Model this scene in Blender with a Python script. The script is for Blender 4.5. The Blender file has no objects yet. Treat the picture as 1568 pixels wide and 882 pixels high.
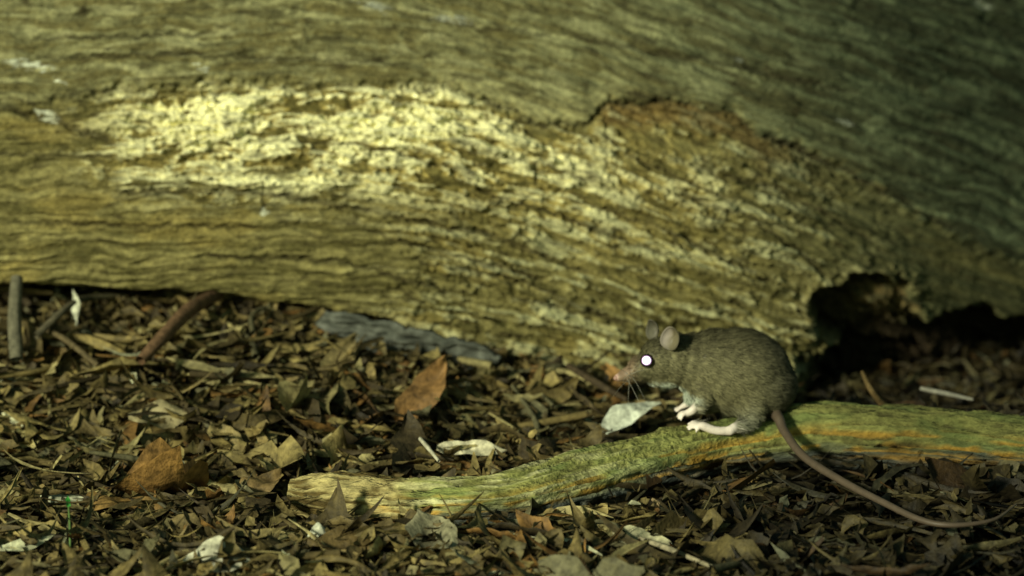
import bpy, math, numpy as np
from mathutils import Vector, Matrix
rng=np.random.default_rng(7)
S=0.1   # 1 build unit = 10 cm
TH=math.radians(18); sT,cT=math.sin(TH),math.cos(TH)
CY=-20*cT; CZ=1.04+20*sT
scene=bpy.context.scene
def elev(P):
    x,y,z=P[...,0],P[...,1],P[...,2]
    d=(y-CY)*cT-(z-CZ)*sT; up=(y-CY)*sT+(z-CZ)*cT
    return x/d*5500+784, 441-up/d*5500
def W(px,py,y):
    k=(441-py)/5500; dy=y-CY; dz=dy*(k*cT-sT)/(cT+k*sT); d=dy*cT-dz*sT
    return np.array([(px-784)/5500*d,y,CZ+dz])
def Gz(px,py,z):
    k=(441-py)/5500; dz=z-CZ; dy=dz*(cT+k*sT)/(k*cT-sT); d=dy*cT-dz*sT
    return np.array([(px-784)/5500*d,CY+dy,z])
def ss(a,b,x):
    t=np.clip((x-a)/(b-a),0,1); return t*t*(3-2*t)
perm=rng.permutation(4096)
grad=rng.uniform(0,2*math.pi,4096)
def pn(x,y,seed=0):
    xi=np.floor(x).astype(int); yi=np.floor(y).astype(int); fx=x-xi; fy=y-yi
    def g(i,j,dx,dy):
        h=perm[(perm[(i+seed*131)&4095]+j)&4095]; a=grad[h]
        return np.cos(a)*dx+np.sin(a)*dy
    u=fx*fx*fx*(fx*(fx*6-15)+10); v=fy*fy*fy*(fy*(fy*6-15)+10)
    a=g(xi,yi,fx,fy); b=g(xi+1,yi,fx-1,fy); c=g(xi,yi+1,fx,fy-1); d=g(xi+1,yi+1,fx-1,fy-1)
    return ((a*(1-u)+b*u)*(1-v)+(c*(1-u)+d*u)*v)*1.5
def fbm(x,y,seed=0,o=4,r=.5):
    s=0;a=1;t=0
    for i in range(o):
        s=s+a*pn(x*2**i,y*2**i,seed+i); t+=a; a*=r
    return s/t
def build(name,V,F,C=None,mat=None,smooth=True,parent=None,vec=None):
    V=np.asarray(V,dtype=np.float32).reshape(-1,3); F=np.asarray(F,dtype=np.int32)
    me=bpy.data.meshes.new(name); k=F.shape[1]
    me.vertices.add(len(V)); me.vertices.foreach_set("co",V.ravel())
    me.loops.add(F.size); me.loops.foreach_set("vertex_index",F.ravel())
    me.polygons.add(len(F)); me.polygons.foreach_set("loop_start",np.arange(0,F.size,k,dtype=np.int32))
    me.update(calc_edges=True)
    me.polygons.foreach_set("use_smooth",np.full(len(F),smooth))
    if C is not None:
        C=np.asarray(C,dtype=np.float32).reshape(-1,3)
        at=me.color_attributes.new("Col","FLOAT_COLOR","POINT")
        at.data.foreach_set("color",np.concatenate([np.clip(C,0,1),np.ones((len(C),1),np.float32)],1).ravel())
    if vec is not None:
        at=me.attributes.new("grain","FLOAT_VECTOR","POINT"); at.data.foreach_set("vector",np.asarray(vec,dtype=np.float32).ravel())
    ob=bpy.data.objects.new(name,me); scene.collection.objects.link(ob)
    if parent: ob.parent=parent
    else: ob.scale=(S,S,S)
    if mat: me.materials.append(mat)
    return ob
def gridF(n,m,wrap=False,off=0):
    i=np.arange(n-1)[:,None]; j=np.arange(m if wrap else m-1)[None,:]; j2=(j+1)%m
    return (np.stack([i*m+j,(i+1)*m+j,(i+1)*m+j2,i*m+j2],-1)+off).reshape(-1,4)
def cr(P,n):
    P=np.asarray(P,float); Q=np.vstack([2*P[0]-P[1],P,2*P[-1]-P[-2]])
    t=np.linspace(0,len(P)-1-1e-6,n); i=t.astype(int); f=(t-i)[:,None]
    a,b,c,d=Q[i],Q[i+1],Q[i+2],Q[i+3]
    return .5*(2*b+(c-a)*f+(2*a-5*b+4*c-d)*f**2+(3*b-a-3*c+d)*f**3)
# ---------- materials
def mat(name,rough=.8,noises=(),bump=None,spec=.2,vec='Object',tint=None):
    """noises: (scale,(sx,sy,sz),lo,hi)"""
    m=bpy.data.materials.new(name); m.use_nodes=True; nt=m.node_tree; N=nt.nodes; L=nt.links
    b=N['Principled BSDF']; b.inputs['Roughness'].default_value=rough; b.inputs['Specular IOR Level'].default_value=spec
    if tint is None:
        a=N.new('ShaderNodeAttribute'); a.attribute_name='Col'; col=a.outputs['Color']
    else:
        a=N.new('ShaderNodeRGB'); a.outputs[0].default_value=(*tint,1); col=a.outputs[0]
    if vec=='Object':
        tc=N.new('ShaderNodeTexCoord'); v=tc.outputs['Object']
    else:
        tc=N.new('ShaderNodeAttribute'); tc.attribute_name=vec; v=tc.outputs['Vector']
    last=None
    for sc,st,lo,hi in noises:
        mp=N.new('ShaderNodeMapping'); mp.inputs['Scale'].default_value=st; L.new(v,mp.inputs['Vector'])
        nz=N.new('ShaderNodeTexNoise'); nz.inputs['Scale'].default_value=sc; nz.inputs['Detail'].default_value=3; nz.inputs['Roughness'].default_value=.65
        L.new(mp.outputs[0],nz.inputs['Vector'])
        r=N.new('ShaderNodeMapRange'); r.inputs['From Min'].default_value=.3; r.inputs['From Max'].default_value=.7
        r.inputs['To Min'].default_value=lo; r.inputs['To Max'].default_value=hi; L.new(nz.outputs[0],r.inputs[0])
        mx=N.new('ShaderNodeVectorMath'); mx.operation='SCALE'; L.new(col,mx.inputs[0]); L.new(r.outputs[0],mx.inputs['Scale']); col=mx.outputs[0]
        last=nz
    L.new(col,b.inputs['Base Color'])
    if bump and last:
        bp=N.new('ShaderNodeBump'); bp.inputs['Strength'].default_value=bump[0]; bp.inputs['Distance'].default_value=bump[1]
        L.new(last.outputs[0],bp.inputs['Height']); L.new(bp.outputs[0],b.inputs['Normal'])
    return m
M_log=mat('rotten_wood',.85,[(3,(1,4,1),.8,1.2),(16,(1,2,1),.6,1.4)],(.9,.0025),.15,'grain')
M_soil=mat('soil',.9,[(2,(1,1,1),.6,1.4),(12,(1,1,1),.3,1.7)],(1,.004),.1)
M_leaf=mat('dry_leaf',.65,[(5,(1,1,1),.5,1.5),(22,(1,1,1),.45,1.55)],(.8,.0015),.25)
M_twig=mat('twig_bark',.8,[(25,(1,1,1),.6,1.4)],(.6,.001),.2)
M_branch=mat('branch_wood',.8,[(4,(.6,2,2),.65,1.35),(22,(.6,2,2),.6,1.4)],(1,.003),.15)
M_fur=mat('fur',.75,[(30,(1,1,1),.7,1.3)],None,.15)
M_skin=mat('skin',.5,[(20,(1,1,1),.85,1.15)],(.3,.0005),.3)
M_stone=mat('bark_slab',.8,[(5,(1,1,1),.7,1.3),(30,(1,1,1),.7,1.3)],(.6,.001),.2)
def emi(name,c,s):
    m=bpy.data.materials.new(name); m.use_nodes=True; b=m.node_tree.nodes['Principled BSDF']
    b.inputs['Base Color'].default_value=(*c,1); b.inputs['Emission Color'].default_value=(*c,1); b.inputs['Emission Strength'].default_value=s; b.inputs['Roughness'].default_value=.1
    return m
def mix(a,b,t):
    t=np.asarray(t)[...,None]; return a*(1-t)+b*t
# ---------- ground
def H(x,y):
    rise=.36*ss(.9,-1.8,x)*ss(-.4,1.4,y)+.08*ss(1.2,0,x)*ss(.2,1.5,y)-.22*ss(1.45,1.9,x)*ss(.45,.9,y)
    far=np.clip(np.hypot(x,y)-8,0,None)
    return rise*(1-ss(6,12,np.hypot(x,y)))+.07*fbm(x*.9,y*.9,3)+.04*fbm(x*2.6,y*2.6,9)+.004*far*fbm(x*.05,y*.05,4)
xs=np.concatenate([-4-np.geomspace(600,.3,60),np.linspace(-4,4,330),4+np.geomspace(.3,600,60)])
ys=np.concatenate([-3-np.geomspace(600,.3,60),np.linspace(-3,3.5,260),3.5+np.geomspace(.3,600,60)])
X,Y=np.meshgrid(xs,ys,indexing='ij')
Z=H(X,Y)
n=fbm(X*3,Y*3,20)
C=mix(np.array([.036,.027,.011]),np.array([.095,.073,.030]),ss(-.4,.5,n))
C*=(1-.7*ss(.0,1.8,X)*(1-ss(6,9,X)))[...,None]  # soil dims to the right: light falloff painted into its colour
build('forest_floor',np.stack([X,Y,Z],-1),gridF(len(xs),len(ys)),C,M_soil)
# ---------- log
prof=np.array([[1.34,.64],[1.21,.79],[1.27,1.25],[1.48,1.75],[1.85,2.3],[2.5,2.8],[3.3,2.95],[4.1,2.6],[4.4,1.6],[3.9,.7],[2.7,.55],[1.8,.78]])
K=len(prof)
tt=np.concatenate([np.linspace(-.25,.3,60)[:-1],np.linspace(.3,5,420)[:-1],np.linspace(5,K-.25,70)[:-1]])
i=np.floor(tt).astype(int); f=(tt-i)[:,None]
a,b,c,d=[prof[(i+k)%K] for k in (-1,0,1,2)]
pr=.5*(2*b+(c-a)*f+(2*a-5*b+4*c-d)*f**2+(3*b-a-3*c+d)*f**3)
xs=np.concatenate([-3.6-np.geomspace(16,.05,40),np.linspace(-3.6,3.9,1000),3.9+np.geomspace(.05,7,40)])
n_,m_=len(xs),len(pr)
X=np.repeat(xs[:,None],m_,1); PY=np.repeat(pr[None,:,0],n_,0); PZ=np.repeat(pr[None,:,1],n_,0)
dl=np.interp(xs,[-30,-3,-2.6,-1.9,-1.25,-.8,-.33,.1,.5,1.2,2,4,12],[.03,.02,.00,-.03,-.12,-.21,-.35,-.50,-.64,-.76,-.82,-.84,-.84])[:,None]
wz=1-.65*ss(.9,2.8,PZ)
PZ=PZ+dl*wz
sl=.95*ss(.5,3.0,xs); yo=np.concatenate([[0],np.cumsum((sl[1:]+sl[:-1])/2*np.diff(xs))])[:,None]
PY=PY+yo*(.75+.25*ss(0,2,PZ))+.06*np.sin(xs*.9+1)[:,None]
P=np.stack([X,PY,PZ],-1)
fx,fy=elev(P)
q=np.arange(-3000,4000,2.); slp=.33*ss(380,950,q)-.04*(1-ss(0,400,q)); dr=np.concatenate([[0],np.cumsum(slp[:-1]*2)]); dr-=np.interp(0,q,dr)
G=fy-np.interp(fx,q,dr)
wx=fx+40*fbm(fx/90,fy/60,40,3); wg=G+15*fbm(fx/140,G/60,41,3)
l1=np.interp(fx,[-500,0,150,330,500,670,760,830,870,900,935,1050,1120,1170,1280,1400,1600,2000],[170,165,140,122,128,125,160,186,190,188,155,155,176,205,248,330,420,600])
l1=l1+16*fbm(fx/50,fx*0,50,3)+8*fbm(fx/16,fy/12,51,2)
below=fy-l1
inner=ss(-5,6,below)*ss(-100,160,fx)
jj=np.arange(m_)[None,:]
front=((jj<480)|(jj>m_-32))*1.0
st=fbm(wx/190,wg/13,60,4); st2=fbm(wx/90,wg/6,61,3); blob=fbm(wx/75,wg/30,62,4,.6)
n1=fbm(wx/160,wg/13,90,4,.6); n2=fbm(wx/80,wg/23,91,4,.62); n3=fbm(fx/20,wg/8,92,3,.7); n4=fbm(fx/200,G/75,93,3)
bright=ss(60,290,fx+60*n2)*(1-ss(600,1300,fx+200*n2))*ss(-2,22,below+14*n2)*(1-ss(225,365,G+90*n2+20*n3+80*n4))
midz=ss(500,760,fx)*(1-ss(1150,1450,fx))*inner*(1-bright)
lay=wg+16*blob+10*n3
terr=(lay/21-np.floor(lay/21)); terr=np.minimum(terr,(1-terr)*5)-.5
disp=.028*st+.020*st2+.06*blob*np.clip(bright+.6*midz+.4,0,1)
disp+=.055*terr*np.clip(bright*.9+midz+.15,0,1)*ss(-.3,.2,n4+.3*n2+.1)
disp+=.035*ss(-.05,.12,n2+.4*n3)*np.clip(bright+.5*midz,0,1)
# a broad swelling ridge along the middle of the log
disp+=.07*np.exp(-((G-205)/55)**2)*ss(380,700,fx)*(1-ss(1300,1500,fx))
disp-=.045*inner*(1-ss(20,150,below))
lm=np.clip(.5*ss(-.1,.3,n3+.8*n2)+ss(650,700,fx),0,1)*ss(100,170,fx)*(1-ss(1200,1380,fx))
disp-=.022*np.exp(-(below/4.5)**2)*lm
def crack(line,x0,x1,w,dep):
    ln=np.interp(fx,line[0],line[1])+9*fbm(fx/28,fx*0,int(line[1][0])%97,3)
    m=np.exp(-((fy-ln)/w)**2)*ss(x0-15,x0+10,fx)*(1-ss(x1-10,x1+15,fx)); return dep*m,m
cr_all=0
for ln,x0,x1,w,dep in [(([180,400,570],[294,294,324]),180,575,4,.03),(([600,760,900],[330,362,420]),600,900,4,.03),
  (([700,830,960],[232,250,300]),710,960,3,.03),(([0,170],[235,240]),-50,170,3,.02),(([860,1000,1180],[300,345,430]),860,1180,3,.03),
  (([540,720,840],[2,40,52]),540,840,3,.02),(([920,960,1100],[200,235,300]),920,1100,3,.02),(([1180,1300,1460],[205,262,350]),1180,1460,4,.03),
  (([1040,1150,1260],[300,335,420]),1040,1260,3,.03),(([640,800,960],[400,430,500]),640,960,3,.025),(([0,90,170],[160,185,215]),-50,170,6,.05),
  (([0,200,420],[340,345,350]),20,400,3,.02),(([300,520,700],[392,400,450]),300,690,3,.025),(([60,300],[60,50]),40,320,3,.02),(([900,1100,1300],[60,95,140]),900,1300,4,.025),
  (([720,860,1020],[290,330,392]),730,1020,3,.03),(([780,900,1060],[455,480,520]),790,1050,3,.03),(([1060,1200,1340],[255,290,372]),1060,1340,3,.03),(([560,700,840],[352,392,430]),560,830,3,.025),(([380,560,700],[215,222,262]),380,700,3,.025),(([0,260,600],[92,82,96]),60,600,3,.022)]:
    dd,mm=crack(ln,x0,x1,w,dep); disp-=dd; cr_all=cr_all+mm
cr_all=np.clip(cr_all,0,1)
for vx,y0,y1 in [(403,268,320),(930,190,262),(820,250,290)]:
    lnx=vx+9*fbm(fy/14,fy*0,vx%89,3); m=np.exp(-((fx-lnx)/1.8)**2)*ss(y0-6,y0+4,fy)*(1-ss(y1-6,y1+4,fy)); disp-=.02*m; cr_all=np.clip(cr_all+m*.5,0,1)
bl=np.exp(-((fy-278-6*n2)/11)**2)*ss(160,210,fx)*(1-ss(520,580,fx)); disp+=.035*bl
N=np.cross(np.gradient(P,axis=0),np.gradient(P,axis=1)); N/=np.linalg.norm(N,axis=-1,keepdims=True)+1e-9
if N[500,200,1]>0: N=-N
P2=P+N*(disp*1.0)[...,None]
jx=fx+34*fbm(fx/40,fy/40,80,3); jy=fy+34*fbm(fx/45,fy/40,81,3)+10*n3
rad1=np.sqrt(((jx-1325)/86)**2+((jy-482)/60)**2)
h1=1-ss(.72,1.08,rad1)
h4=ss(1222,1268,jx)*ss(-12,20,jy-np.interp(fx,[1230,1300,1400,1470,1568,1800],[540,520,500,476,496,540]))
hol=np.maximum(h1,h4)*front
knob=np.exp(-(((fx-1370)/95)**2+((fy-462)/40)**2))
P2[...,1]+=hol*(.46-.36*knob+.20*blob+.06*n3); P2[...,2]+=hol*.06*blob
rim=np.exp(-((rad1-1.12)/.14)**2); P2[...,1]-=.05*rim*front*(1-hol)*(1+n3)
cream=np.array([.80,.76,.42]); ochre=np.array([.28,.22,.065]); olD=np.array([.080,.069,.021]); olM=np.array([.22,.19,.070])
ggr=np.array([.215,.205,.095]); gbr=np.array([.13,.112,.042]); falloff=np.array([.042,.052,.028])  # last tone is the painted light falloff on the log's right
Cc=mix(olD,olM,ss(-.4,.35,n1+.4*n3))
Cc=mix(Cc,ochre*.9,ss(.05,.45,n4+.5*n2)*.6)
lower=ss(.02,.3,.7*n2+.6*n1+.4*n3+.3*n4)*midz; Cc=mix(Cc,np.array([.44,.42,.22]),lower*.75)
Cc=mix(Cc,np.array([.30,.31,.18]),ss(.1,.4,n1+.3*n2)*np.clip(midz+.3*(1-inner),0,1)*.5)
pt=ss(-.06,.18,n2+.4*n3+.4*n1+.5*n4+.0+.14*np.exp(-((fx-480)/300)**2))
Bc=mix(ochre*1.1,cream,pt); Bc=mix(Bc,olD*1.1,ss(.08,.34,-n2-.5*n3-.3*n4-.3*n1)*.9)
Cc=mix(Cc,Bc,np.clip(bright,0,1))
Cc=mix(Cc,cream,np.clip(bl*1.3*ss(-.45,.05,n2),0,1)*.85)
outer=mix(gbr,ggr,ss(-.3,.3,n1+.5*n3)); outer=mix(outer,np.array([.36,.34,.17]),ss(.12,.38,n2+.5*n1)*.65)
outer=mix(outer,gbr*.45,ss(.12,.4,-n2+.4*n1)*.75)
outer=mix(outer,falloff*(.5+1.4*ss(-.3,.4,n1+.5*n2))[...,None],ss(600,1450,fx+.5*(100-fy))*.93)  # outer wood fades into the painted falloff tone rightwards
pl=ss(650,700,fx)*(1-ss(860,1000,fx))*(1-ss(10,50,-below)); outer=mix(outer,np.array([.30,.28,.13]),pl*ss(-.3,.2,n2+.2)*.8)
blend=ss(-12,12,below+26*n3+14*n2)
Cc=mix(outer,Cc,blend)
rust=ss(905,930,fx)*(1-ss(1150,1300,fx))*ss(0,3,below)*(1-ss(22,50,below+30*n2)); Cc=mix(Cc,np.array([.14,.085,.027]),rust*.65)
Cc=mix(Cc,Cc*.35+falloff*.5,ss(980,1400,fx-.35*(fy-300))*blend)  # inner wood darkened to the right, falloff put into the colour
dark=np.clip(np.exp(-(below/2.2)**2)*lm+cr_all*.85*ss(-.5,0,n3+.15),0,1)  # shadow under the ledge painted in, along with the dark cracks
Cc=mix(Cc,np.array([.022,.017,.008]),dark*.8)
Cc=mix(Cc,np.array([.028,.020,.008]),ss(.22,.42,fbm(wx/46,wg/8,97,3))*.6)
Cc=mix(Cc,np.array([.022,.015,.007]),np.clip(hol*(1-.6*knob),0,1))  # shade of the hollow painted into its wood colour
Cc=mix(Cc,np.array([.17,.12,.045]),np.clip(hol*knob*1.3,0,1)*ss(-.35,.2,n3+.4*n2)*.85)
Cc=mix(Cc,np.array([.20,.17,.075]),rim*front*(1-hol)*.5*ss(-.2,.3,n3)*(1-ss(1330,1400,fx)))
for (qx,qy,rx_,ry_) in [(72,176,18,10),(45,99,42,6),(310,104,11,6),(405,326,7,9),(575,10,30,6),(690,28,38,4),(1130,90,7,4),(1505,8,18,7),(1290,185,12,5),(90,124,8,4)]:
    m=1-ss(.4,1.1,np.sqrt(((fx-qx+26*n3)/rx_)**2+((fy-qy-.1*(fx-qx)+14*n3)/ry_)**2)); Cc=mix(Cc,np.array([.68,.70,.54])*(.45+.45*(qx<500)),m*.85)
Cc*= (1+.42*pn(fx/2.7,fy/2.7,99))[...,None]
gv=np.stack([fx/275,G/275,np.zeros_like(G)],-1)
F=gridF(n_,m_,True)
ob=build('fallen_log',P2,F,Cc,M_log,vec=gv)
import bmesh
bm=bmesh.new(); bm.from_mesh(ob.data); bm.verts.ensure_lookup_table()
bm.faces.new([bm.verts[j] for j in range(m_)]); bm.faces.new([bm.verts[(n_-1)*m_+j] for j in reversed(range(m_))]); bm.to_mesh(ob.data); bm.free()
# ---------- generic tube
def tube(path,rad,sides=12,n=60,rough=0,seed=0,colf=None):
    Pp=cr(path,n); R=np.interp(np.linspace(0,1,n),np.linspace(0,1,len(rad)),rad)
    T=np.gradient(Pp,axis=0); T/=np.linalg.norm(T,axis=1,keepdims=True)
    up=np.array([0,0,1.]) ; A=np.cross(T,up); bad=np.linalg.norm(A,axis=1)<.2; A[bad]=np.cross(T[bad],[0,1,0]); A/=np.linalg.norm(A,axis=1,keepdims=True); B=np.cross(A,T)
    th=np.linspace(0,2*math.pi,sides,endpoint=False)
    s=np.concatenate([[0],np.cumsum(np.linalg.norm(np.diff(Pp,axis=0),axis=1))])
    rr=R[:,None]*np.ones(sides)[None]
    if rough:
        ct,sn=np.cos(th)[None],np.sin(th)[None]
        nz=fbm(s[:,None]*2.0+ct*.5,sn*1.0+ct*1.7+5,seed,4)+.6*fbm(s[:,None]*1.2,ct*6+sn*5,seed+3,3)
        rr=rr*(1+rough*nz)
    V=Pp[:,None]+A[:,None]*(np.cos(th)[None,:,None]*rr[...,None])+B[:,None]*(np.sin(th)[None,:,None]*rr[...,None])
    F=gridF(n,sides,True)
    return V,F,s,th
# ---------- branch
bp=[Gz(445,758,.12),Gz(520,763,.12),Gz(620,768,.13),Gz(760,766,.14),Gz(880,738,.15),Gz(1000,706,.16),Gz(1100,684,.16),Gz(1230,666,.17),Gz(1380,670,.18),Gz(1560,684,.18),Gz(1750,695,.16)]
brad=[.09,.145,.13,.135,.16,.153,.14,.168,.18,.17,.15]
V,F,s,th=tube(bp,brad,80,520,.26,11)
ct=np.sin(th)[None]*np.ones((520,1)); ang=th[None]*np.ones((520,1)); ssn=s[:,None]*np.ones((1,80))
a1=fbm(ssn*1.6,ang*1.5,101,4,.6); a2=fbm(ssn*5,ang*3,102,3); a3=fbm(ssn*.9,ang*5,103,4,.6); a4=fbm(ssn*2.2,ang*8,105,4,.65)
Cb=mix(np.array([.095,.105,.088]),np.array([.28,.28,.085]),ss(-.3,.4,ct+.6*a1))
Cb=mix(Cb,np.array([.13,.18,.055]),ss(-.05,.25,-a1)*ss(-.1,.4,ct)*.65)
Cb=mix(Cb,np.array([.48,.27,.04]),ss(.0,.16,a3+.3*a2)*ss(-.6,-.1,ct)*(1-ss(.4,.8,ct))*.85)
Cb=mix(Cb,np.array([.05,.038,.016]),ss(.14,.34,a4+.4*a1)*.65)
Cb=mix(Cb,np.array([.56,.53,.27]),ss(.04,.22,-a3-.3*a2)*ss(-.3,.2,ct)*(1-ss(1.3,2.4,ssn))*.75)
endm=(1-ss(.5,.85,ssn+.3*a2)); Cb=mix(Cb,mix(np.array([.11,.078,.024]),np.array([.46,.38,.16]),ss(-.15,.25,a2+a1)),endm)
Cb=mix(Cb,Cb*.5,ss(2.5,3.7,ssn))  # right stretch halved in colour to paint the falling light
V+=((.03*a2*endm-.025*ss(.0,.3,a4)-.015*ss(0,.3,a3))[...,None])*np.array([0,-.3,1.])
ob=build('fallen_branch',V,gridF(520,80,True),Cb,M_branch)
bm=bmesh.new(); bm.from_mesh(ob.data); bm.verts.ensure_lookup_table(); bm.faces.new([bm.verts[j] for j in range(80)]); bm.to_mesh(ob.data); bm.free()
bpath=cr(bp,80)
tp=[W(1178,622,.0),W(1192,640,-.17),W(1202,662,-.28),Gz(1232,700,.25),Gz(1290,737,.23),Gz(1350,768,.22),Gz(1410,796,.21),Gz(1460,804,.21),Gz(1520,796,.21),Gz(1556,772,.22)]
tpath=cr(tp,80)[16:]
keepclear=np.array([Gz(650,610,.2),Gz(640,640,.1),Gz(665,660,.1),Gz(960,640,.15),Gz(950,665,.1),Gz(722,695,.1),Gz(600,545,.3)])
# ---------- litter
def leafset(c,L,Wd,yaw,pit,rol,curl,fold,bend,col,tipexp=.8,nt=9,ns=5,wob=1.):
    N=len(L); t=np.linspace(0,1,nt)[None,:,None]; s=np.linspace(-1,1,ns)[None,None,:]
    e=lambda v:np.asarray(v)[:,None,None]
    w=(np.sin(np.pi*np.clip(t,0.01,.99)**tipexp)**.8)*e(Wd)/2
    w=w*(1+wob*(.22*np.sin(t*13+e(yaw)*7)+.15*np.sin(t*29+e(yaw)*17+s)))
    x=(t-.5)*e(L)+0*s; y=s*w+e(bend)*(t-.5)**2*e(L)
    z=e(curl)*(t-.5)**2*e(L)+e(fold)*np.abs(s)*w+.12*e(Wd)*np.sin(t*9+s*2+e(yaw)*5)+0*y
    p=np.stack([x,y,z],-1).reshape(N,-1,3)
    def rot(ax,a):
        c_,s_=np.cos(a),np.sin(a); R=np.zeros((N,3,3)); i,j=[(1,2),(2,0),(0,1)][ax]
        R[:,ax,ax]=1; R[:,i,i]=c_; R[:,j,j]=c_; R[:,i,j]=-s_; R[:,j,i]=s_; return R
    R=rot(2,yaw)@rot(1,pit)@rot(0,rol)
    p=np.einsum('nij,nkj->nki',R,p)+np.asarray(c)[:,None,:]
    k=nt*ns; F=(gridF(nt,ns)[None]+(np.arange(N)*k)[:,None,None]).reshape(-1,4)
    tv=(np.abs(s)<.1)*(-.25)+0*t
    C=np.asarray(col)[:,None,:]*(1+tv.reshape(1,-1,1)+.0*p[...,:1])
    return p.reshape(-1,3),F,C.reshape(-1,3)
pal=np.array([[.092,.068,.025],[.145,.108,.038],[.21,.162,.057],[.048,.035,.015],[.28,.235,.10],[.165,.090,.025],[.44,.43,.26],[.12,.108,.055]])
def pick(x,y,pw):
    c=pal[rng.choice(len(pal),len(x),p=pw)]*rng.uniform(.7,1.25,(len(x),1))
    cl=1+1.1*fbm(x*1.6,y*2.2,150,3)
    dk=1-.78*ss(-.1,1.7,x)*ss(1.5,-.2,y+0*x)-.72*ss(1.3,1.8,x)*ss(-.1,.7,y)*(y>-.1)  # litter darkened rightwards and by the hollow: painted falloff and shade
    return c*np.clip(dk*cl,.12,2)[:,None]
def near_path(x,y,bp_):
    return np.sqrt(np.min((x[:,None]-bp_[None,:,0])**2+(y[:,None]-bp_[None,:,1])**2,axis=1))
def scatter(N,big=True,y0=-3,y1=2.9):
    x=rng.uniform(-4.5,4.8,N); y=rng.uniform(y0,y1,N); nb=near_path(x,y,bpath)
    k=(nb>(.42 if big else .24))|((rng.random(N)<.03)&(not big)); k&=~((np.abs(x-1.2)<.5)&(np.abs(y-.15)<.25))
    k&=near_path(x,y,tpath)>(.40 if big else .10)
    if big:
        k&=~((x>1.4)&(y>.35)&(rng.random(N)<.85)); k&=near_path(x,y,keepclear)>.33
    return x[k],y[k]
def lay(x,y,h): return H(x,y)+.02+rng.random(len(x))**1.5*h*(1-.7*ss(.9,1.2,y))
VV=[];FF=[];CC=[];off=0
def add(V,F,C):
    global off
    VV.append(V);FF.append(F+off);CC.append(C);off+=len(V)
x,y=scatter(3000); N=len(x)
L=rng.lognormal(math.log(.33),.38,N).clip(.12,.62)*(1-.5*ss(.8,1.1,y)); Wd=L*rng.uniform(.2,.5,N)
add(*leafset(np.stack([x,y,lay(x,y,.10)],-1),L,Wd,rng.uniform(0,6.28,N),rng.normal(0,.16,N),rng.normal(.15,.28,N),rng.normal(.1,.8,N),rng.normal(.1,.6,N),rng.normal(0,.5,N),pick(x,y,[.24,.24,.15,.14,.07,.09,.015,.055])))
x,y=scatter(13000,False); N=len(x)
L=rng.uniform(.04,.17,N); Wd=L*rng.uniform(.25,.9,N)
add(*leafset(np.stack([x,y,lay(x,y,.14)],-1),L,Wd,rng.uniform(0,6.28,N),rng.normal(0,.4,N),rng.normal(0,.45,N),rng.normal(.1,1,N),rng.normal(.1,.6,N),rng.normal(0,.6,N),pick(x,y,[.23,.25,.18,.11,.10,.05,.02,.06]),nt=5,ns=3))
x,y=scatter(5600,False); N=len(x)
L=rng.uniform(.12,.7,N)*(1-.5*ss(.8,1.1,y)); Wd=rng.uniform(.012,.055,N)
add(*leafset(np.stack([x,y,lay(x,y,.13)+.02],-1),L,Wd,rng.normal(0,.9,N)-.1,rng.normal(0,.10,N),rng.normal(0,1,N),rng.normal(-.1,.3,N),rng.normal(0,1,N),rng.normal(0,.7,N),pick(x,y,[.25,.24,.15,.12,.1,.06,.02,.06]),.95,9,3))
build('leaf_litter',np.concatenate(VV),np.concatenate(FF),np.concatenate(CC),M_leaf)
VV=[];FF=[];CC=[];off=0
x,y=scatter(750)
for a,b in zip(x,y):
    Lh=rng.uniform(.12,.5); yw=rng.uniform(0,3.14); p0=np.array([a,b,float(H(a,b))+rng.uniform(.05,.12)])
    d=np.array([math.cos(yw),math.sin(yw),rng.normal(0,.12)])*Lh; sd=np.array([-d[1],d[0],0])*rng.normal(0,.35)
    r=rng.uniform(.006,.026)
    V,F,_,_=tube([p0-d,p0+sd,p0+d],[r,r*.9,r*.5],6,10)
    c=pal[rng.choice([0,1,3,7,4],p=[.3,.25,.2,.15,.1])]*rng.uniform(.6,1.2)*(1-.6*float(ss(.0,1.8,a)))  # twig colour also carries the painted falloff to the right
    add(V.reshape(-1,3),F,np.tile(c,(60,1)))
build('twig_litter',np.concatenate(VV),np.concatenate(FF),np.concatenate(CC),M_twig)
r=math.radians
def oneleaf(name,px,py,lift,L,Wd,yaw,pit,rol,curl,fold,bend,col):
    c=Gz(px,py,lift)
    for _ in range(6): c=Gz(px,py,float(H(c[0],c[1]))+lift)
    V,F,C=leafset(c[None],*[np.array([v]) for v in (L,Wd,yaw,pit,rol,curl,fold,bend)],np.array([col]),nt=21,ns=9,wob=.3)
    return build(name,V,F,C,M_leaf)
oneleaf('fallen_leaf',650,602,.22,.50,.20,r(48),r(-34),r(30),.3,.25,.2,[.22,.12,.04])
oneleaf('fallen_leaf',960,636,.19,.44,.14,r(26),r(-20),r(28),-.3,.35,-.2,[.46,.48,.38])
oneleaf('fallen_leaf',722,688,.14,.40,.11,r(-5),0,r(35),-.3,.3,.2,[.50,.46,.30])
oneleaf('fallen_leaf',335,858,.13,.42,.20,r(10),r(-5),r(35),-.8,.5,.2,[.55,.53,.38])
oneleaf('fallen_leaf',492,822,.13,.16,.12,r(20),0,r(30),-.8,.5,.2,[.45,.45,.33])
oneleaf('fallen_leaf',985,832,.13,.38,.15,r(-20),r(5),r(35),-.5,.4,.2,[.36,.34,.20])
oneleaf('fallen_leaf',190,772,.14,.55,.20,r(-12),r(3),r(5),-.2,.1,.1,[.20,.12,.035])
oneleaf('fallen_leaf',520,548,.16,.36,.15,r(50),r(-30),r(45),.3,.2,.2,[.22,.17,.07])
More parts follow.
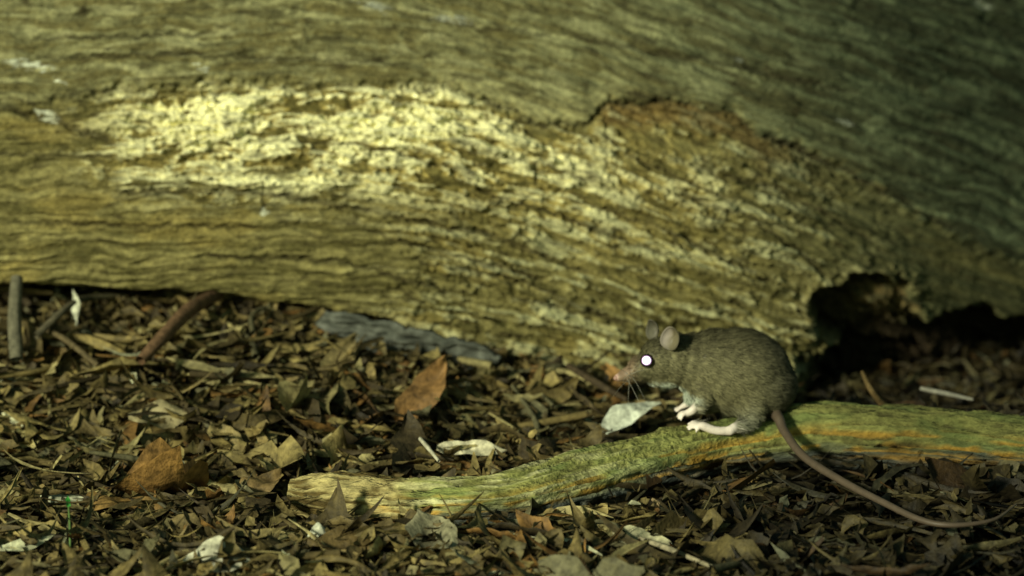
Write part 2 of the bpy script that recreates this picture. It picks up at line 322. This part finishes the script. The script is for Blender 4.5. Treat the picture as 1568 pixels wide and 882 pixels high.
oneleaf('fallen_leaf',470,548,.14,.36,.14,r(0),r(0),r(40),-.3,.2,.1,[.30,.23,.07])
oneleaf('fallen_leaf',350,680,.15,.34,.16,r(-50),r(20),r(30),.3,.2,.1,[.26,.20,.08])
oneleaf('fallen_leaf',40,835,.13,.34,.07,r(15),r(-8),r(35),-.3,.3,.5,[.42,.42,.26])
oneleaf('fallen_leaf',100,765,.13,.30,.06,r(-12),r(0),r(35),-.2,.3,.2,[.45,.45,.3])
oneleaf('fallen_leaf',400,745,.13,.3,.16,r(40),r(-10),r(20),.3,.3,.2,[.18,.12,.045])
oneleaf('fallen_leaf',665,825,.12,.42,.24,r(-60),r(10),r(15),.3,.3,.2,[.24,.22,.13])
oneleaf('fallen_leaf',540,840,.12,.50,.26,r(20),r(5),r(10),.3,.2,.2,[.11,.075,.025])
oneleaf('fallen_leaf',1160,750,.08,.20,.12,r(20),r(5),r(20),.3,.2,.2,[.17,.11,.035])
oneleaf('fallen_leaf',120,475,.20,.26,.07,r(-80),r(40),r(60),.6,.4,.3,[.5,.5,.36])
oneleaf('fallen_leaf',15,495,.20,.30,.10,r(80),r(-50),r(60),.3,.3,.1,[.4,.42,.32])
oneleaf('fallen_leaf',80,560,.2,.5,.28,r(-55),r(30),r(40),.3,.2,.1,[.20,.14,.055])
oneleaf('fallen_leaf',250,640,.16,.4,.2,r(15),r(0),r(25),.3,.2,.1,[.24,.20,.10])
oneleaf('fallen_leaf',180,600,.18,.5,.24,r(-25),r(5),r(25),.3,.2,.1,[.20,.15,.07])
nx,ny=60,26; u,v=np.meshgrid(np.linspace(0,1,nx),np.linspace(-1,1,ny),indexing='ij')
ctr=cr([W(490,490,1.10),W(640,535,.98),W(760,556,.95)],nx)
wd=.17*np.sin(np.pi*np.clip(u,.03,.97))**.5*(1+.35*fbm(u*7,u*0,120))
V=ctr[:,None]+np.stack([.03*v,-.35*wd*v,.75*wd*v*1.0],-1)+(.03*fbm(u*8,v*2,121))[...,None]
col=mix(np.array([.06,.065,.052]),np.array([.13,.135,.11]),ss(-.4,.4,fbm(u*10,v*3,122)))
o=build('bark_slab',V,gridF(nx,ny),col,M_stone); md=o.modifiers.new('s','SOLIDIFY'); md.thickness=.03
def stick(name,pts,rad,col,rough=.2,seed=3):
    V,F,s,th=tube(pts,rad,16,70,rough,seed); c=np.tile(np.array(col),(70*16,1))*(1+.3*rng.normal(0,.3,(70*16,1)))
    return build(name,V,F,c,M_twig)
stick('bent_twig',[W(215,552,.35),W(250,515,.55),W(290,475,.9),W(335,449,1.3)],[.030,.04,.045,.035],[.14,.08,.04])
stick('upright_stick',[W(25,550,.6),W(22,490,.75),W(26,425,.95)],[.04,.04,.035],[.12,.11,.07])
stick('dead_twig',[W(55,515,.7),W(90,482,.85),W(115,462,1.0)],[.022,.022,.014],[.10,.085,.05])
stick('dead_twig',[W(150,560,.5),W(100,520,.7),W(60,500,.9)],[.016,.018,.012],[.10,.075,.035])
stick('dead_twig',[W(380,575,.5),W(450,560,.7),W(530,520,1.0)],[.018,.022,.014],[.16,.12,.05])
stick('dead_twig',[Gz(1410,595,.16),Gz(1450,603,.16),Gz(1490,612,.15)],[.012,.014,.008],[.20,.19,.15])
stick('dead_twig',[Gz(640,668,.2),Gz(655,685,.22),Gz(672,706,.2)],[.01,.012,.008],[.45,.42,.3])
stick('dead_twig',[Gz(940,815,.12),Gz(1010,835,.14),Gz(1100,872,.12)],[.012,.016,.01],[.3,.26,.16])
stick('dead_twig',[Gz(1000,765,.13),Gz(1030,785,.14),Gz(1085,810,.12)],[.01,.014,.01],[.25,.18,.09])
stick('dead_twig',[Gz(870,560,.28),Gz(920,590,.26),Gz(960,612,.2)],[.018,.022,.014],[.05,.035,.018])
stick('dead_twig',[Gz(1350,618,.2),Gz(1332,595,.3),Gz(1320,570,.35)],[.02,.016,.01],[.12,.08,.03])
V1,F1,_,_=tube([Gz(108,845,.1),Gz(107,805,.22),Gz(105,768,.34)],[.006,.006,.005],6,14)
V2,F2,C2=leafset(Gz(104,768,.34)[None],*[np.array([v]) for v in (.07,.03,r(100),r(-40),r(30),.2,.2,.1)],np.array([[.06,.36,.05]]))
build('seedling_sprig',np.concatenate([V1.reshape(-1,3),V2]),np.concatenate([F1,F2+len(V1)*6]),np.concatenate([np.tile([.09,.16,.04],(84,1)),C2]),M_leaf)
# ---------- mouse
mouse=bpy.data.objects.new('mouse',None); scene.collection.objects.link(mouse); mouse.scale=(S,S,S)
bm=bmesh.new()
def ell(px,py,y,rx,rz,ry,rot=0,sub=3):
    c=W(px,py,y); M=Matrix.Translation(Vector(c))@Matrix.Rotation(rot,4,'Y')@Matrix.Diagonal((rx/275,ry/275,rz/275,1))
    bmesh.ops.create_icosphere(bm,subdivisions=sub,radius=1,matrix=M)
def limb(pts,rad,n=14):
    Q=cr(pts,n); R=np.interp(np.linspace(0,1,n),np.linspace(0,1,len(rad)),rad)
    for p,rr in zip(Q,R): bmesh.ops.create_icosphere(bm,subdivisions=2,radius=rr/275,matrix=Matrix.Translation(Vector(p)))
ym=.02
ell(1130,570,ym,80,68,58,r(8))
ell(1160,588,ym,57,54,54)
ell(1095,560,ym,60,57,50)
ell(1060,556,ym-.01,40,46,40)
ell(1034,550,ym-.03,32,41,35)
ell(1012,551,ym-.04,34,35,32,r(-12))
ell(988,562,ym-.06,30,22,22,r(-20))
ell(967,572,ym-.08,22,13,13,r(-15))
ell(952,577,ym-.10,13,7,8,r(-10))
ell(1012,577,ym-.05,30,15,22,r(8))
ell(1080,597,ym-.03,34,34,38)
ell(1148,600,ym-.12,42,40,24,r(-15))
yf=-.26
limb([W(1150,620,ym-.15),W(1144,645,yf+.08),W(1118,659,yf)],[22,12,8],10)
limb([W(1118,660,yf),W(1095,659,yf-.01),W(1076,652,yf-.01)],[7.5,7,7.5],10)
for k,(dx,dy,dyy) in enumerate([(-20,-7,.05),(-25,-4,.02),(-26,1,-.01),(-23,5,-.03),(-12,8,-.04)]):
    limb([W(1078,652,yf-.01),W(1078+dx*.55,651+dy*.5-2,yf+dyy*.6),W(1078+dx,653+dy,yf+dyy)],[3.8,3.2,2.5],8)
limb([W(1160,625,ym+.17),W(1150,636,ym+.14),W(1110,636,ym+.14)],[18,9,6],10)
yb=-.14
limb([W(1070,590,ym-.10),W(1075,612,yb),W(1064,626,yb-.02),W(1052,633,yb-.02)],[19,11,7.5,6],14)
for dx,dy,dyy in [(-13,-1,.03),(-15,2,.01),(-14,5,-.02),(-9,7,-.035)]:
    limb([W(1052,633,yb-.02),W(1052+dx*.6,631+dy*.5,yb-.02+dyy*.6),W(1052+dx,636+dy,yb-.02+dyy)],[3.4,2.9,2.2],7)
limb([W(1060,590,ym+.07),W(1062,610,ym+.06),W(1046,622,ym+.05)],[16,9,5],12)
for dx,dy,dyy in [(-12,0,.02),(-13,3,0),(-10,6,-.02)]:
    limb([W(1046,622,ym+.05),W(1046+dx,625+dy,ym+.05+dyy)],[3,2.2],6)
me=bpy.data.meshes.new('b'); bm.to_mesh(me); bm.free()
tmp=bpy.data.objects.new('tmpb',me); scene.collection.objects.link(tmp)
rm=tmp.modifiers.new('r','REMESH'); rm.mode='VOXEL'; rm.voxel_size=.0085
sm=tmp.modifiers.new('s','SMOOTH'); sm.factor=.5; sm.iterations=5
bpy.context.view_layer.update(); ev=tmp.evaluated_get(bpy.context.evaluated_depsgraph_get()); me2=bpy.data.meshes.new_from_object(ev)
bpy.data.objects.remove(tmp)
nv=len(me2.vertices); co=np.empty(nv*3,np.float32); me2.vertices.foreach_get('co',co); co=co.reshape(-1,3)
no=np.empty(nv*3,np.float32); me2.vertices.foreach_get('normal',no); no=no.reshape(-1,3)
def furcol(P,N_):
    fx,fy=elev(P)
    n=fbm(fx/16,fy/16,130,3)
    c=mix(np.array([.130,.118,.060]),np.array([.060,.054,.028]),ss(.2,.9,N_[:,2]+.3*n)*.85)
    c=mix(c,np.array([.038,.037,.024]),ss(1125,1205,fx)*.8)  # rump's shaded side painted into the fur colour
    c=mix(c,np.array([.20,.20,.14]),ss(612,648,fy+8*n)*ss(1050,1070,fx)*(1-ss(1140,1180,fx))*.7)
    jaw=np.interp(fx,[940,960,1000,1040,1060,1075,1110],[587,584,581,587,598,608,650])
    c=mix(c,np.array([.55,.60,.49]),ss(0,9,fy-jaw+6*n)*(1-ss(1055,1078,fx))*(1-ss(608,630,fy))*.9)
    c=mix(c,np.array([.28,.18,.12]),(1-ss(955,985,fx+6*n))*.7)
    c=mix(c,np.array([.50,.32,.27]),(1-ss(944,949,fx)))
    paw=np.clip(ss(642,650,fy)*(1-ss(1122,1132,fx))+(1-ss(1058,1070,fx))*ss(614,622,fy),0,1)
    return mix(c,np.array([.76,.66,.58]),paw),paw
C,_=furcol(co,no)
at=me2.color_attributes.new("Col","FLOAT_COLOR","POINT"); at.data.foreach_set("color",np.concatenate([C,np.ones((nv,1))],1).astype(np.float32).ravel())
me2.polygons.foreach_set("use_smooth",np.full(len(me2.polygons),True)); me2.materials.clear(); me2.materials.append(M_skin)
body=bpy.data.objects.new('body',me2); scene.collection.objects.link(body); body.parent=mouse
idx=rng.integers(0,nv,34000); Pp=co[idx]+rng.normal(0,.004,(len(idx),3)); Nn=no[idx]
cc,pw=furcol(Pp,Nn); fx_,fy_=elev(Pp)
keep=(pw<.3)&(fx_>960); Pp,Nn,cc,fx_=Pp[keep],Nn[keep],cc[keep],fx_[keep]
fl=np.tile([1.,0,-.35],(len(Pp),1))+rng.normal(0,.18,(len(Pp),3)); fl-=Nn*np.sum(fl*Nn,1,keepdims=True); fl/=np.linalg.norm(fl,axis=1,keepdims=True)+1e-6
ln=(np.interp(fx_,[955,1000,1050,1110,1300],[.012,.022,.04,.055,.06])*rng.uniform(.7,1.3,len(Pp)))[:,None]
sd=np.cross(fl,Nn); wd=.003
tip=Pp+fl*ln*.97+Nn*ln*.16; mid=Pp+fl*ln*.5+Nn*ln*.15
V=np.stack([Pp-sd*wd,Pp+sd*wd,mid+sd*wd*.8,tip,mid-sd*wd*.8],1)
b0=(np.arange(len(Pp))*5)[:,None]
F=np.concatenate([b0+np.array([[0,1,2]]),b0+np.array([[0,2,4]]),b0+np.array([[4,2,3]])],0)
ch=np.repeat((cc*rng.uniform(.65,1.4,(len(Pp),1)))[:,None],5,1)
build('fur',V.reshape(-1,3),F,ch.reshape(-1,3),M_fur,True,mouse)
def ear(name,c,w,h,tilt,yaw,col):
    nr,na=12,28; rr,aa=np.meshgrid(np.linspace(0.02,1,nr),np.linspace(0,2*math.pi,na,endpoint=False),indexing='ij')
    x=rr*np.cos(aa)*w*(1-.15*np.sin(aa)); z=rr*np.sin(aa)*h; y=.045*(rr**2)*-1+.02*rr*np.sin(3*aa)*.3
    V=np.stack([x,y,z],-1).reshape(-1,3); R=np.array((Matrix.Rotation(yaw,3,'Z')@Matrix.Rotation(tilt,3,'Y')))
    V=V@R.T+c
    cl=mix(np.array(col[0]),np.array(col[1]),ss(-.1,.75,-rr*np.cos(aa))); cl=mix(cl,np.array([.07,.06,.035]),ss(.82,1,rr)*.7); o=build(name,V,gridF(nr,na,True),cl,M_skin,True,mouse)
    m=o.modifiers.new('s','SOLIDIFY'); m.thickness=.006
ear('ear_near',W(1031,515,-.10),.052,.070,r(12),r(-28),([.14,.12,.07],[.50,.43,.38]))
ear('ear_far',W(1005,503,.10),.038,.062,r(-8),r(-38),([.10,.09,.065],[.15,.14,.10]))
def ball(name,c,rad,m,sc=(1,1,1)):
    bmx=bmesh.new(); bmesh.ops.create_icosphere(bmx,subdivisions=4,radius=rad,matrix=Matrix.Translation(Vector(c))@Matrix.Diagonal((*sc,1))); me=bpy.data.meshes.new(name); bmx.to_mesh(me); bmx.free()
    for p in me.polygons: p.use_smooth=True
    me.materials.append(m); o=bpy.data.objects.new(name,me); scene.collection.objects.link(o); o.parent=mouse
ball('eye',W(990,552,-.125),.038,mat('eye_dark',.15,[(5,(1,1,1),.9,1.1)],None,.5,tint=(.01,.008,.01)))
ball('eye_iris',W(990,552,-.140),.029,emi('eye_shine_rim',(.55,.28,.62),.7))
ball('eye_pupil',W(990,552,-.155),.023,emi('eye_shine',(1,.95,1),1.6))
ball('nose',W(943,579,-.09),.014,mat('nose_skin',.4,[(20,(1,1,1),.9,1.1)],None,.4,tint=(.35,.2,.16)))
V,F,_,_=tube(tp,[.042,.030,.025,.023,.021,.019,.017,.014,.010,.005],14,140,.05,5)
build('tail',V,F,np.tile([.085,.062,.042],(140*14,1)),M_skin,True,mouse)
VV=[];FF=[];off=0;CC=[]
for k in range(12):
    b_=W(961+rng.uniform(-5,6),577+rng.uniform(-4,5),-.12); t_=b_+np.array([rng.uniform(-.12,.10),rng.uniform(-.2,-.08),rng.uniform(-.16,.12)])
    V,F,_,_=tube([b_,(b_+t_)/2+[0,0,.01],t_],[.0014,.001,.0005],4,6); add(V.reshape(-1,3),F,np.tile([.3,.28,.22],(24,1)))
build('whiskers',np.concatenate(VV),np.concatenate(FF),np.concatenate(CC),M_skin,True,mouse)
# ---------- light
az=r(40); el=r(27)
ld=Vector((-math.sin(az)*math.cos(el),-math.cos(az)*math.cos(el),math.sin(el)))
sun=bpy.data.lights.new('sun','SUN'); sun.energy=3.9; sun.angle=r(7); sun.color=(.98,.98,.72)
so=bpy.data.objects.new('sun',sun); scene.collection.objects.link(so); so.rotation_euler=(-ld).to_track_quat('-Z','Y').to_euler()
w=bpy.data.worlds.new('World'); scene.world=w; w.use_nodes=True; nt=w.node_tree
sk=nt.nodes.new('ShaderNodeTexSky'); sk.sky_type='NISHITA'; sk.sun_disc=False; sk.sun_elevation=el; sk.sun_rotation=math.atan2(ld.x,ld.y)
mxn=nt.nodes.new('ShaderNodeVectorMath'); mxn.operation='MULTIPLY'; mxn.inputs[1].default_value=(.82,1.0,.58)
nt.links.new(sk.outputs[0],mxn.inputs[0]); nt.links.new(mxn.outputs[0],nt.nodes['Background'].inputs[0]); nt.nodes['Background'].inputs[1].default_value=.07
cam=bpy.data.cameras.new('camera'); cam.lens=36*20/5.7; cam.sensor_width=36; cam.clip_start=.05; cam.clip_end=500
co_=bpy.data.objects.new('camera',cam); scene.collection.objects.link(co_); co_.location=(0,CY*S,CZ*S); co_.rotation_euler=(math.pi/2-TH,0,0)
cam.dof.use_dof=True; cam.dof.focus_distance=1.94; cam.dof.aperture_fstop=4.8
scene.camera=co_
scene.view_settings.view_transform='Standard'; scene.view_settings.look='None'; scene.view_settings.exposure=0
